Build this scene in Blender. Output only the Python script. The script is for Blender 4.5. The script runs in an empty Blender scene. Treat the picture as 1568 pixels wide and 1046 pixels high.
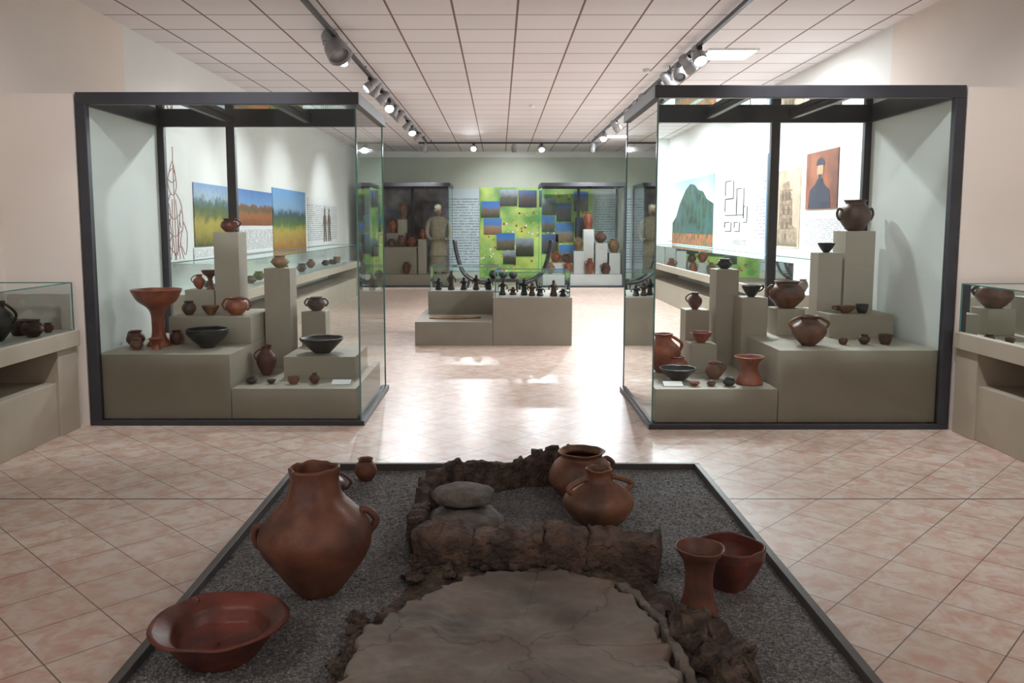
import bpy, math, random
from mathutils import Vector, Matrix, noise
random.seed(7)
S=bpy.context.scene
try:
    S.view_settings.view_transform='Standard'
except Exception: pass
COL=S.collection
# ---------------------------------------------------------------- materials
def nt(name):
    m=bpy.data.materials.new(name); m.use_nodes=True
    n=m.node_tree; b=n.nodes['Principled BSDF']; return m,n,b
def c4(c): return (c[0],c[1],c[2],1)
def mat(name,c1,c2=None,scale=6,rough=.6,bump=0,bscale=40,metal=0,spec=.5,c3=None,detail=6,dist=.02,cracks=0,cscale=6,patch=None,pscale=4.5,plo=.54,phi=.66):
    m,n,b=nt(name)
    b.inputs['Roughness'].default_value=rough; b.inputs['Metallic'].default_value=metal
    b.inputs['Specular IOR Level'].default_value=spec
    tc=n.nodes.new('ShaderNodeTexCoord')
    if c2 is None: c2=tuple(x*.85 for x in c1)
    t=n.nodes.new('ShaderNodeTexNoise'); t.inputs['Scale'].default_value=scale; t.inputs['Detail'].default_value=detail
    n.links.new(tc.outputs['Object'],t.inputs['Vector'])
    r=n.nodes.new('ShaderNodeValToRGB'); e=r.color_ramp.elements
    e[0].position=.35;e[0].color=c4(c2);e[1].position=.65;e[1].color=c4(c1)
    if c3:
        q=e.new(.5); q.color=c4(c3)
    n.links.new(t.outputs['Fac'],r.inputs['Fac']); colout=r.outputs['Color']; hgt=None
    if patch:
        oi=n.nodes.new('ShaderNodeObjectInfo'); va=n.nodes.new('ShaderNodeVectorMath'); va.operation='ADD'
        n.links.new(tc.outputs['Object'],va.inputs[0]); n.links.new(oi.outputs['Location'],va.inputs[1])
        t3=n.nodes.new('ShaderNodeTexNoise'); t3.inputs['Scale'].default_value=pscale; t3.inputs['Detail'].default_value=9; t3.inputs['Roughness'].default_value=.6
        n.links.new(va.outputs[0],t3.inputs['Vector'])
        r3=n.nodes.new('ShaderNodeValToRGB'); r3.color_ramp.elements[0].position=plo; r3.color_ramp.elements[1].position=phi
        r3.color_ramp.elements[0].color=(0,0,0,1); r3.color_ramp.elements[1].color=(.8,.8,.8,1)
        n.links.new(t3.outputs['Fac'],r3.inputs[0])
        m3=n.nodes.new('ShaderNodeMix'); m3.data_type='RGBA'; n.links.new(r3.outputs[0],m3.inputs[0]); n.links.new(colout,m3.inputs[6]); m3.inputs[7].default_value=c4(patch); colout=m3.outputs[2]
    if bump:
        t2=n.nodes.new('ShaderNodeTexNoise'); t2.inputs['Scale'].default_value=bscale; t2.inputs['Detail'].default_value=8
        n.links.new(tc.outputs['Object'],t2.inputs['Vector']); hgt=t2.outputs['Fac']
    if cracks:
        dn=n.nodes.new('ShaderNodeTexNoise'); dn.inputs['Scale'].default_value=5; dn.inputs['Detail'].default_value=8
        n.links.new(tc.outputs['Object'],dn.inputs['Vector'])
        mm=n.nodes.new('ShaderNodeMix'); mm.data_type='VECTOR'; mm.inputs[0].default_value=.3
        n.links.new(tc.outputs['Object'],mm.inputs[4]); n.links.new(dn.outputs['Color'],mm.inputs[5])
        v=n.nodes.new('ShaderNodeTexVoronoi'); v.feature='DISTANCE_TO_EDGE'; v.inputs['Scale'].default_value=cscale
        n.links.new(mm.outputs[1],v.inputs['Vector'])
        cr_=n.nodes.new('ShaderNodeValToRGB'); cr_.color_ramp.elements[0].position=0; cr_.color_ramp.elements[0].color=(1-cracks,1-cracks,1-cracks,1)
        cr_.color_ramp.elements[1].position=.010; cr_.color_ramp.elements[1].color=(1,1,1,1)
        n.links.new(v.outputs['Distance'],cr_.inputs[0])
        mu=n.nodes.new('ShaderNodeMix'); mu.data_type='RGBA'; mu.blend_type='MULTIPLY'; mu.inputs[0].default_value=1
        n.links.new(colout,mu.inputs[6]); n.links.new(cr_.outputs[0],mu.inputs[7]); colout=mu.outputs[2]
        ad=n.nodes.new('ShaderNodeMath'); ad.operation='MULTIPLY'; n.links.new(hgt,ad.inputs[0]); n.links.new(cr_.outputs[0],ad.inputs[1]); hgt=ad.outputs[0]
    n.links.new(colout,b.inputs['Base Color'])
    if bump:
        bp=n.nodes.new('ShaderNodeBump'); bp.inputs['Strength'].default_value=bump; bp.inputs['Distance'].default_value=dist
        n.links.new(hgt,bp.inputs['Height']); n.links.new(bp.outputs['Normal'],b.inputs['Normal'])
    return m
def emis(name,c,s):
    m,n,b=nt(name); b.inputs['Base Color'].default_value=c4(c)
    b.inputs['Emission Color'].default_value=c4(c); b.inputs['Emission Strength'].default_value=s; return m
def glassmat(name,tint=(.945,.985,.98),ior=1.4):
    m=bpy.data.materials.new(name); m.use_nodes=True; n=m.node_tree; n.nodes.clear()
    o=n.nodes.new('ShaderNodeOutputMaterial'); mx=n.nodes.new('ShaderNodeMixShader')
    tr=n.nodes.new('ShaderNodeBsdfTransparent'); tr.inputs[0].default_value=c4(tint)
    gl=n.nodes.new('ShaderNodeBsdfGlossy'); gl.inputs['Roughness'].default_value=.02; gl.inputs[0].default_value=(.95,1,.99,1)
    fr=n.nodes.new('ShaderNodeFresnel'); fr.inputs[0].default_value=ior
    n.links.new(fr.outputs[0],mx.inputs[0]); n.links.new(tr.outputs[0],mx.inputs[1]); n.links.new(gl.outputs[0],mx.inputs[2])
    n.links.new(mx.outputs[0],o.inputs[0]); return m
def gridmat(name,w,mort,rot,c1,c2,cm,rough,loc=(0,0,0),blotch=None,bscale=3,bump=.1,rnd=0):
    m,n,b=nt(name); tc=n.nodes.new('ShaderNodeTexCoord'); mp=n.nodes.new('ShaderNodeMapping')
    mp.inputs['Rotation'].default_value=(0,0,rot); mp.inputs['Location'].default_value=loc
    n.links.new(tc.outputs['Object'],mp.inputs['Vector'])
    br=n.nodes.new('ShaderNodeTexBrick'); br.offset=0; br.squash=1
    br.inputs['Scale'].default_value=1; br.inputs['Brick Width'].default_value=w; br.inputs['Row Height'].default_value=w
    br.inputs['Mortar Size'].default_value=mort; br.inputs['Mortar Smooth'].default_value=.1
    br.inputs['Color1'].default_value=c4(c1); br.inputs['Color2'].default_value=c4(c2); br.inputs['Mortar'].default_value=c4(cm)
    n.links.new(mp.outputs[0],br.inputs['Vector'])
    out=br.outputs['Color']
    if blotch:
        t=n.nodes.new('ShaderNodeTexNoise'); t.inputs['Scale'].default_value=bscale; t.inputs['Detail'].default_value=12; t.inputs['Roughness'].default_value=.66; t.inputs['Distortion'].default_value=.5
        n.links.new(tc.outputs['Object'],t.inputs['Vector'])
        r=n.nodes.new('ShaderNodeValToRGB'); r.color_ramp.elements[0].position=.42; r.color_ramp.elements[1].position=.62
        r.color_ramp.elements[0].color=(0,0,0,1); r.color_ramp.elements[1].color=(.9,.9,.9,1)
        n.links.new(t.outputs['Fac'],r.inputs['Fac'])
        mx=n.nodes.new('ShaderNodeMix'); mx.data_type='RGBA'
        n.links.new(r.outputs[0],mx.inputs[0]); n.links.new(out,mx.inputs[6]); mx.inputs[7].default_value=c4(blotch)
        m2=n.nodes.new('ShaderNodeMix'); m2.data_type='RGBA'
        n.links.new(br.outputs['Fac'],m2.inputs[0]); n.links.new(mx.outputs[2],m2.inputs[6]); m2.inputs[7].default_value=c4(cm)
        out=m2.outputs[2]
    n.links.new(out,b.inputs['Base Color']); b.inputs['Roughness'].default_value=rough
    bp=n.nodes.new('ShaderNodeBump'); bp.invert=True; bp.inputs['Strength'].default_value=bump; bp.inputs['Distance'].default_value=.004
    n.links.new(br.outputs['Fac'],bp.inputs['Height']); n.links.new(bp.outputs[0],b.inputs['Normal'])
    return m
def landscape(name,stops,scale=5,amt=.25,rough=.35):
    m,n,b=nt(name); tc=n.nodes.new('ShaderNodeTexCoord'); sp=n.nodes.new('ShaderNodeSeparateXYZ')
    n.links.new(tc.outputs['Generated'],sp.inputs[0])
    t=n.nodes.new('ShaderNodeTexNoise'); t.inputs['Scale'].default_value=scale; t.inputs['Detail'].default_value=9; t.inputs['Roughness'].default_value=.6
    n.links.new(tc.outputs['Object'],t.inputs['Vector'])
    a=n.nodes.new('ShaderNodeMath'); a.operation='MULTIPLY_ADD'; n.links.new(t.outputs['Fac'],a.inputs[0]); a.inputs[1].default_value=amt; a.inputs[2].default_value=-amt/2
    s=n.nodes.new('ShaderNodeMath'); n.links.new(sp.outputs['Z'],s.inputs[0]); n.links.new(a.outputs[0],s.inputs[1])
    r=n.nodes.new('ShaderNodeValToRGB'); e=r.color_ramp.elements
    e[0].position=stops[0][0]; e[0].color=c4(stops[0][1]); e[1].position=stops[-1][0]; e[1].color=c4(stops[-1][1])
    for p,c in stops[1:-1]:
        q=e.new(p); q.color=c4(c)
    n.links.new(s.outputs[0],r.inputs[0]); n.links.new(r.outputs[0],b.inputs['Base Color']); b.inputs['Roughness'].default_value=rough
    return m
def textmat(name,paper,ink,rows=24):
    m,n,b=nt(name); tc=n.nodes.new('ShaderNodeTexCoord'); sp=n.nodes.new('ShaderNodeSeparateXYZ')
    n.links.new(tc.outputs['Generated'],sp.inputs[0])
    def M(op,a,bv):
        q=n.nodes.new('ShaderNodeMath'); q.operation=op
        for i,x in enumerate((a,bv)):
            if isinstance(x,(int,float)): q.inputs[i].default_value=x
            elif x is not None: n.links.new(x,q.inputs[i])
        return q.outputs[0]
    z=M('MULTIPLY',sp.outputs['Z'],rows); fz=M('FRACT',z,0); line=M('LESS_THAN',fz,.42)
    t=n.nodes.new('ShaderNodeTexNoise'); t.inputs['Scale'].default_value=28
    n.links.new(tc.outputs['Object'],t.inputs['Vector']); w=M('GREATER_THAN',t.outputs['Fac'],.45)
    inside=M('MULTIPLY',M('LESS_THAN',sp.outputs['Z'],.88),M('GREATER_THAN',sp.outputs['Z'],.1))
    f=M('MULTIPLY',M('MULTIPLY',line,w),inside)
    mx=n.nodes.new('ShaderNodeMix'); mx.data_type='RGBA'; n.links.new(f,mx.inputs[0])
    mx.inputs[6].default_value=c4(paper); mx.inputs[7].default_value=c4(ink)
    n.links.new(mx.outputs[2],b.inputs['Base Color']); b.inputs['Roughness'].default_value=.5
    return m
WALL=mat('wall_paint_cream',(.80,.71,.64),(.76,.67,.60),scale=1.2,rough=.75)
WALLW=mat('wall_paint_white',(.79,.79,.76),(.76,.76,.73),scale=1.5,rough=.7)
WALLB=mat('wall_paint_back',(.55,.61,.52),(.49,.55,.46),scale=1.0,rough=.75)
PANEL=mat('panel_white',(.80,.83,.80),(.77,.80,.77),scale=2,rough=.6)
PLINTH=mat('plinth_paint',(.42,.365,.29),(.39,.34,.265),scale=3,rough=.6,bump=.05,bscale=120)
PLINTHD=mat('podium_paint',(.30,.275,.225),(.27,.25,.205),scale=3,rough=.6)
FRAME=mat('anodised_frame',(.05,.05,.06),(.042,.042,.05),rough=.38,metal=.2)
GLASS=glassmat('case_glass'); 
GEDGE=mat('glass_edge',(.10,.24,.21),(.08,.2,.18),rough=.15)
FLOOR=gridmat('floor_tiles',.305,.0026,math.radians(44),(.66,.56,.49),(.60,.50,.43),(.13,.09,.075),.33,blotch=(.53,.32,.24),bscale=9,loc=(.06,.02,0))
CEIL=gridmat('ceiling_tiles',.6,.011,0,(.80,.76,.76),(.75,.715,.715),(.20,.125,.125),.8,loc=(-.17,.2,0),bump=.3)
DP=(.045,.03,.025)
TERRA=mat('terracotta_brown',(.22,.082,.045),(.10,.042,.03),scale=7,rough=.5,bump=.3,bscale=35,c3=(.17,.066,.039),dist=.008,detail=9,patch=DP,plo=.5,phi=.68)
TERRB=mat('terracotta_tan',(.30,.14,.075),(.09,.045,.032),scale=7,rough=.52,bump=.3,bscale=35,c3=(.21,.09,.05),dist=.008,detail=9,patch=(.06,.045,.038),plo=.5,phi=.66)
RED=mat('clay_red',(.42,.115,.055),(.22,.06,.035),scale=8,rough=.42,bump=.2,bscale=40,dist=.005,patch=(.12,.045,.03),plo=.52)
REDD=mat('clay_red_dark',(.20,.05,.036),(.08,.028,.022),scale=8,rough=.42,bump=.3,bscale=35,dist=.006,detail=9,patch=(.05,.028,.024),plo=.5,phi=.68)
BROWN=mat('clay_dark_brown',(.13,.062,.04),(.045,.028,.023),scale=9,rough=.5,bump=.2,bscale=50,dist=.005)
BLACK=mat('clay_black',(.035,.032,.03),(.015,.015,.016),scale=9,rough=.4,bump=.15,bscale=50,dist=.004)
OCHRE=mat('clay_ochre',(.38,.24,.12),(.2,.11,.06),scale=8,rough=.55,bump=.2,bscale=50,dist=.004)
STONE=mat('grinding_stone',(.18,.165,.15),(.09,.085,.08),scale=14,rough=.85,bump=.6,bscale=60,dist=.012)
ADOBE=mat('burnt_adobe',(.17,.108,.08),(.06,.042,.035),scale=12,rough=.92,bump=1,bscale=45,c3=(.115,.075,.057),dist=.03,detail=10,patch=(.04,.032,.03),pscale=7)
ADOBE2=mat('adobe_rubble',(.16,.115,.09),(.05,.04,.035),scale=20,rough=.95,bump=1,bscale=60,c3=(.10,.073,.058),dist=.03)
HEARTH=mat('hearth_clay_floor',(.225,.20,.175),(.105,.09,.078),scale=3.6,rough=.8,bump=.5,bscale=14,c3=(.165,.145,.125),dist=.014,detail=12,cracks=.35,cscale=1.6,patch=(.155,.105,.075),pscale=3,plo=.52,phi=.7)
HRIM=mat('hearth_rim_clay',(.20,.175,.15),(.10,.085,.073),scale=12,rough=.9,bump=.8,bscale=40,dist=.02)
WOODF=mat('tray_frame_paint',(.085,.08,.078),(.07,.066,.064),scale=10,rough=.5)
WHITE=mat('card_white',(.82,.82,.80),(.78,.78,.76),rough=.6)
METALG=mat('spot_grey_metal',(.36,.36,.37),(.30,.30,.31),rough=.4,metal=.3)
TRK=mat('track_black',(.03,.03,.035),rough=.4)
LAMP=emis('lamp_glow',(.85,.93,1),40)
PANL=emis('fluorescent_panel',(.95,.97,1),9)
GRAV,n_,b_=nt('gravel_bed')
tc=n_.nodes.new('ShaderNodeTexCoord'); vo=n_.nodes.new('ShaderNodeTexVoronoi'); vo.inputs['Scale'].default_value=150
n_.links.new(tc.outputs['Object'],vo.inputs['Vector'])
rr=n_.nodes.new('ShaderNodeValToRGB'); e=rr.color_ramp.elements; e[0].color=(.065,.067,.07,1); e[1].color=(.28,.28,.278,1); q=e.new(.5); q.color=(.14,.142,.145,1)
sp=n_.nodes.new('ShaderNodeSeparateColor'); n_.links.new(vo.outputs['Color'],sp.inputs[0]); n_.links.new(sp.outputs[0],rr.inputs[0])
n_.links.new(rr.outputs[0],b_.inputs['Base Color']); b_.inputs['Roughness'].default_value=.9
bp=n_.nodes.new('ShaderNodeBump'); bp.invert=True; bp.inputs['Strength'].default_value=1; bp.inputs['Distance'].default_value=.005
n_.links.new(vo.outputs['Distance'],bp.inputs['Height']); n_.links.new(bp.outputs[0],b_.inputs['Normal'])
PEB=mat('pebbles',(.30,.298,.29),(.10,.10,.105),scale=60,rough=.85,c3=(.18,.18,.18))
# ---------------------------------------------------------------- mesh builder
class MB:
    def __init__(s): s.v=[];s.f=[];s.m=[];s.s=[]
    def add(s,vs,fs,m=0,sm=True):
        o=len(s.v); s.v+= [tuple(v) for v in vs]
        for f in fs: s.f.append(tuple(i+o for i in f)); s.m.append(m); s.s.append(sm)
    def box(s,x0,x1,y0,y1,z0,z1,m=0):
        v=[(x,y,z) for z in (z0,z1) for y in (y0,y1) for x in (x0,x1)]
        s.add(v,[(0,2,3,1),(4,5,7,6),(0,1,5,4),(1,3,7,5),(3,2,6,7),(2,0,4,6)],m,False)
    def quad(s,a,b,c,d,m=0): s.add([a,b,c,d],[(0,1,2,3)],m,False)
    def lathe(s,prof,seg=40,m=0,c=(0,0,0),wob=0,seed=0,sq=0,T=None):
        vs=[];fs=[]
        for (r,z) in prof:
            for i in range(seg):
                a=2*math.pi*i/seg; k=1
                if sq: k=1+sq*(math.cos(4*a))*min(1,r*8)
                x=math.cos(a);y=math.sin(a)
                w=wob*noise.noise(Vector((x*1.3+seed,y*1.3,z*7+seed)))
                rr=max(.0004,r*k+(w if r>.01 else 0))
                p=Vector((rr*x,rr*y,z+.4*wob*noise.noise(Vector((x*2+seed,y*2,5)))*(1 if z>.02 else 0)))
                if T: p=T@p
                vs.append((p.x+c[0],p.y+c[1],p.z+c[2]))
        for j in range(len(prof)-1):
            for i in range(seg):
                fs.append((j*seg+i,j*seg+(i+1)%seg,(j+1)*seg+(i+1)%seg,(j+1)*seg+i))
        fs.append(tuple(reversed(range(seg)))); fs.append(tuple(range((len(prof)-1)*seg,len(prof)*seg)))
        s.add(vs,fs,m)
    def tube(s,pts,r,seg=8,m=0):
        pts=[Vector(p) for p in pts]; N=len(pts); vs=[];fs=[]
        if not hasattr(r,'__len__'): r=[r]*N
        ref=None
        for i,p in enumerate(pts):
            d=(pts[min(i+1,N-1)]-pts[max(i-1,0)]).normalized()
            if ref is None: ref=Vector((0,0,1)) if abs(d.z)<.9 else Vector((1,0,0))
            u=d.cross(ref); u.normalize(); w=u.cross(d); ref=w
            for k in range(seg):
                a=2*math.pi*k/seg; vs.append(p+(u*math.cos(a)+w*math.sin(a))*r[i])
        for i in range(N-1):
            for k in range(seg): fs.append((i*seg+k,i*seg+(k+1)%seg,(i+1)*seg+(k+1)%seg,(i+1)*seg+k))
        fs.append(tuple(reversed(range(seg)))); fs.append(tuple(range((N-1)*seg,N*seg)))
        s.add(vs,fs,m)
    def blob(s,c,r,amp=0,freq=5,m=0,nu=36,nv=20,flat=1):
        vs=[];fs=[]
        for j in range(nv+1):
            ph=math.pi*j/nv
            for i in range(nu):
                a=2*math.pi*i/nu; d=Vector((math.sin(ph)*math.cos(a),math.sin(ph)*math.sin(a),math.cos(ph)))
                k=1+amp*noise.noise(d*freq+Vector(c)*7)+amp*.4*noise.noise(d*freq*3+Vector(c))
                dz=d.z if flat==1 else math.copysign(abs(d.z)**flat,d.z)
                vs.append((c[0]+r[0]*d.x*k,c[1]+r[1]*d.y*k,c[2]+r[2]*dz*k))
        for j in range(nv):
            for i in range(nu): fs.append((j*nu+i,(j+1)*nu+i,(j+1)*nu+(i+1)%nu,j*nu+(i+1)%nu))
        s.add(vs,fs,m)
    def build(s,name,mats,loc=(0,0,0),rot=(0,0,0),parent=None,bevel=0):
        me=bpy.data.meshes.new(name); me.from_pydata(s.v,[],s.f)
        for mm in mats: me.materials.append(mm)
        me.polygons.foreach_set('material_index',s.m); me.polygons.foreach_set('use_smooth',s.s); me.update()
        o=bpy.data.objects.new(name,me); COL.objects.link(o); o.location=loc; o.rotation_euler=rot
        if parent: o.parent=parent
        if bevel:
            b=o.modifiers.new('bevel','BEVEL'); b.width=bevel; b.segments=2; b.limit_method='ANGLE'
        return o
def empty(name,loc=(0,0,0)):
    o=bpy.data.objects.new(name,None); COL.objects.link(o); o.location=loc; o.empty_display_size=.1; return o
def boxes(name,L,m,parent=None,bevel=0):
    b=MB()
    for x in L: b.box(*x)
    return b.build(name,[m],parent=parent,bevel=bevel)
def cr(pts,n=5):
    out=[];P=[pts[0]]+list(pts)+[pts[-1]]
    for i in range(1,len(P)-2):
        for k in range(n):
            t=k/n
            out.append(tuple(.5*((2*P[i][j])+(-P[i-1][j]+P[i+1][j])*t+(2*P[i-1][j]-5*P[i][j]+4*P[i+1][j]-P[i+2][j])*t*t+(-P[i-1][j]+3*P[i][j]-3*P[i+1][j]+P[i+2][j])*t**3) for j in range(len(P[i]))))
    out.append(tuple(pts[-1])); return out
# ---------------------------------------------------------------- room
XL,XR,YB,ZC,YF=-3.78,3.95,23.0,3.55,-1.5
boxes('floor',[(XL-.2,XR+.2,YF,YB+.2,-.12,0)],FLOOR)
boxes('ceiling',[(XL-.2,XR+.2,YF,YB+.2,ZC,ZC+.1)],CEIL)
boxes('wall_left',[(XL-.15,XL,YF,8.6,0,ZC)],WALL)
boxes('wall_left_gallery',[(XL-.15,XL,8.6,YB,0,ZC)],WALLW)
boxes('wall_right',[(XR,XR+.15,YF,8.6,0,ZC)],WALL)
boxes('wall_right_gallery',[(XR,XR+.15,8.6,YB,0,ZC)],WALLW)
boxes('wall_back',[(XL-.15,XR+.15,YB,YB+.15,0,ZC)],WALLB)
boxes('trim_back_cornice',[(XL,XR,YB-.06,YB-.002,ZC-.16,ZC-.002)],PANEL)
boxes('wall_pier_left',[(XL,-3.19,6.36,6.56,0,2.53)],WALL)
boxes('wall_pier_right',[(3.44,XR,6.24,6.44,0,2.56)],WALL)
boxes('pillar',[(3.25,XR,19.6,20.0,0,ZC)],PANEL)
boxes('baseboard_back',[(XL,XR,YB-.02,YB-.001,0,.09)],PLINTHD)
boxes('trim_floor_seam',[(XL,-1.2,4.60,4.609,0,.0012),(1.2,XR,4.60,4.609,0,.0012)],BROWN)
# ---------------------------------------------------------------- pots
J=[(.30,0),(.42,.03),(.85,.28),(1,.5),(.9,.66),(.62,.78),(.47,.86),(.46,.93),(.56,1)]
B=[(.28,0),(.34,.03),(.62,.35),(.9,.78),(1,1)]
G=[(.35,0),(.55,.06),(.93,.33),(1,.5),(.86,.74),(.64,.87),(.62,.93),(.72,1)]
C=[(.7,0),(.6,.06),(.52,.3),(.55,.55),(.75,.8),(1,1)]
P=[(.5,0),(.46,.05),(.29,.17),(.25,.35),(.28,.55),(.42,.68),(.78,.80),(.95,.92),(1.04,1)]
K=[(.55,0),(.62,.04),(.85,.4),(.92,.8),(1,1)]
pc=[0]
def pot(name,shape,R,H,loc,m,handles=(),th=None,inz=.06,wob=None,sq=0,seg=48,rot=(0,0,0),lug=0):
    pc[0]+=1
    pr=cr([(a*R,b*H) for a,b in shape],5); th=th or max(.005,R*.07); wob=R*.05 if wob is None else wob
    def rad(z):
        for i in range(len(pr)-1):
            if pr[i][1]<=z<=pr[i+1][1]:
                k=(z-pr[i][1])/max(1e-6,pr[i+1][1]-pr[i][1]); return pr[i][0]*(1-k)+pr[i+1][0]*k
        return pr[-1][0]
    full=[(0,0)]+pr+[(pr[-1][0]-th*.5,pr[-1][1]+th*.35)]+[(max(.001,r-th),z) for r,z in reversed(pr) if z>inz*H+th]+[(0,inz*H+th)]
    b=MB(); b.lathe(full,seg=seg,wob=wob,seed=pc[0]*3.7,sq=sq)
    for h in handles:
        a,zt,zb,out=h[:4]; tr=h[4] if len(h)>4 else R*.09
        zt*=H;zb*=H; ca,sa=math.cos(a),math.sin(a); r1=rad(zt)-th*.4; r2=rad(zb)-th*.4
        pts=cr([(r1*ca,r1*sa,zt),((r1+out)*ca,(r1+out)*sa,zt+(zt-zb)*.05),((max(r1,r2)+out)*ca,(max(r1,r2)+out)*sa,(zt+zb)/2),((r2+out*.5)*ca,(r2+out*.5)*sa,zb+.0),(r2*ca,r2*sa,zb-.1*(zt-zb))],5)
        b.tube(pts,tr,8)
    for i in range(lug):
        a=2*math.pi*i/lug+.4; r=rad(H*.5); b.blob((r*math.cos(a),r*math.sin(a),H*.5),(R*.12,R*.12,R*.1),nu=10,nv=8)
    return b.build(name,[m],loc,rot)
PI=math.pi
# ---------------------------------------------------------------- display cases
def case(name,x0,x1,y0,y1,h,side,mid,base=True,bars=2):
    E=empty(name,((x0+x1)/2,(y0+y1)/2,0)); E2=E.location.copy()
    w=.075;f=[]
    f+=[(x0,x1,y0,y0+.06,h-.09,h),(x0,x1,y1-.06,y1,h-.09,h),(x0,x0+.06,y0+.06,y1-.06,h-.09,h),(x1-.06,x1,y0+.06,y1-.06,h-.09,h)]
    f+=[(x0,x1,y0,y0+.05,0,.04),(x0,x1,y1-.05,y1,0,.04),(x0,x0+.05,y0+.05,y1-.05,0,.04),(x1-.05,x1,y0+.05,y1-.05,0,.04)]
    if side=='L': f+=[(x0,x0+w,y0,y0+.06,.04,h-.09),(x0,x0+.09,y1-.06,y1,.04,h-.09)]
    else: f+=[(x1-w,x1,y0,y0+.06,.04,h-.09),(x1-.09,x1,y1-.06,y1,.04,h-.09)]
    for xm in mid: f.append((xm-.04,xm+.04,y1-.06,y1,.04,h-.09))
    for k in range(bars):
        xm=x0+(x1-x0)*(k+1)/(bars+1); f.append((xm-.025,xm+.025,y0+.06,y1-.06,h-.06,h-.015))
    o=boxes('frame',f,FRAME,bevel=.004)
    g=MB(); z0,z1=.04,h-.09; gy=y0+.03; gx=(x1-.03) if side=='L' else (x0+.03)
    g.quad((x0+.06,gy,z0),(x1-.03,gy,z0),(x1-.03,gy,z1),(x0+.03,gy,z1))
    g.quad((gx,gy+.002,z0),(gx,y1-.03,z0),(gx,y1-.03,z1),(gx,gy+.002,z1))
    g.quad((x0+.06,y1-.03,z0),(x1-.035,y1-.03,z0),(x1-.035,y1-.03,z1),(x0+.06,y1-.03,z1))
    g.quad((x0+.06,y0+.06,h-.01),(x1-.06,y0+.06,h-.01),(x1-.06,y1-.06,h-.01),(x0+.06,y1-.06,h-.01))
    gl=g.build('glass_panes',[GLASS])
    e=boxes('glass_corner_edges',[(gx-.006,gx+.006,gy-.004,gy+.006,z0,z1),(gx-.006,gx+.006,y1-.035,y1-.025,z0,z1)],GEDGE)
    sp=boxes('side_panel',[(x0+.004,x0+.03,y0+.06,y1-.06,.04,h-.09)] if side=='L' else [(x1-.03,x1-.004,y0+.06,y1-.06,.04,h-.09)],PANEL)
    for c in (o,gl,e,sp):
        c.parent=E; c.matrix_parent_inverse=Matrix.Translation(-E2)
    return E,E2
def plinths(E,L,m=PLINTH):
    for i,x in enumerate(L):
        o=boxes('plinth_%d'%(i+1),[x],m,bevel=.003); o.parent=E[0]; o.matrix_parent_inverse=Matrix.Translation(-E[1])
E=case('glass_display_case',-3.17,-1.05,6.345,7.82,2.54,'L',[-2.47])
plinths(E,[(-3.13,-2.10,6.41,7.72,.04,.55),(-2.095,-1.12,6.41,7.72,.04,.28),(-1.80,-1.20,6.86,7.5,.28,.46),
 (-2.80,-2.105,7.0,7.7,.55,.78),(-2.79,-2.53,7.36,7.66,.78,.98),(-2.52,-2.30,7.36,7.6,.78,1.49),(-2.09,-1.86,7.38,7.62,.28,1.17),(-1.80,-1.58,7.52,7.72,.28,.77)])
pot('pedestal_bowl',P,.195,.47,(-2.84,6.88,.55),RED,inz=.62)
pot('spouted_jug',G,.075,.13,(-3.02,6.85,.55),REDD,[(2.6,.9,.4,.03)])
pot('small_clay_pot',G,.05,.09,(-2.93,6.66,.55),TERRB)
pot('small_clay_pot',G,.055,.12,(-2.72,6.95,.55),REDD)
pot('clay_cup',C,.06,.09,(-2.78,6.68,.55),RED)
pot('black_bowl',[(.34,0),(.34,.08),(.7,.4),(.97,.75),(1,1)],.165,.155,(-2.40,6.78,.55),BLACK)
pot('clay_vase',J,.085,.255,(-1.98,7.0,.28),REDD,[(PI,.85,.55,.02)])
pot('black_bowl',[(.25,0),(.4,.1),(.75,.6),(.93,.85),(1,1)],.19,.13,(-1.52,7.08,.46),BLACK)
for x,r,h,m,s in [(-2.0,.045,.05,BLACK,G),(-1.84,.04,.03,BROWN,B),(-1.66,.05,.055,TERRB,K),(-1.49,.042,.09,REDD,J)]:
    pot('miniature_clay_vessel',s,r,h,(x,6.62,.28),m)
pot('clay_jug',G,.085,.125,(-1.68,7.61,.77),BROWN,[(0,.85,.4,.025),(PI,.85,.4,.025)])
pot('clay_jar',G,.075,.11,(-1.975,7.5,1.17),OCHRE,lug=4)
pot('clay_jar',G,.08,.12,(-2.41,7.48,1.49),REDD,[(0,.9,.5,.02)])
pot('clay_pitcher',J,.055,.13,(-2.70,7.48,.98),RED,[(PI,.9,.5,.02)])
pot('pedestal_cup',P,.075,.17,(-2.59,7.45,.98),TERRA,inz=.62)
pot('small_clay_pot',G,.06,.12,(-2.68,7.15,.78),BROWN)
pot('clay_bowl',B,.075,.08,(-2.49,7.14,.78),TERRB)
pot('handled_jug',G,.095,.15,(-2.27,7.16,.78),RED,[(0,.9,.35,.035),(PI,.9,.35,.035)])
E=case('glass_display_case',1.14,3.42,6.22,7.76,2.57,'R',[2.52])
plinths(E,[(2.145,3.36,6.29,7.66,.04,.60),(1.20,2.14,6.29,7.66,.04,.30),(2.09,2.31,7.12,7.36,.30,.93),(1.93,2.13,7.38,7.62,.30,1.16),(1.66,1.87,7.36,7.58,.30,.80),
 (1.62,1.84,6.96,7.2,.30,.55),(2.40,2.64,7.14,7.4,.60,.83),(2.80,3.34,7.0,7.64,.60,.80),(2.80,3.01,7.3,7.5,.80,1.31),(3.03,3.29,7.3,7.58,.80,1.50)])
pot('lugged_clay_jug',G,.135,.27,(3.16,7.44,1.50),BROWN,[(0,.7,.4,.03),(PI,.7,.4,.03)])
pot('black_bowl',B,.075,.085,(2.90,7.4,1.31),BLACK)
pot('small_dark_jar',G,.07,.09,(2.03,7.5,1.16),BLACK)
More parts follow.
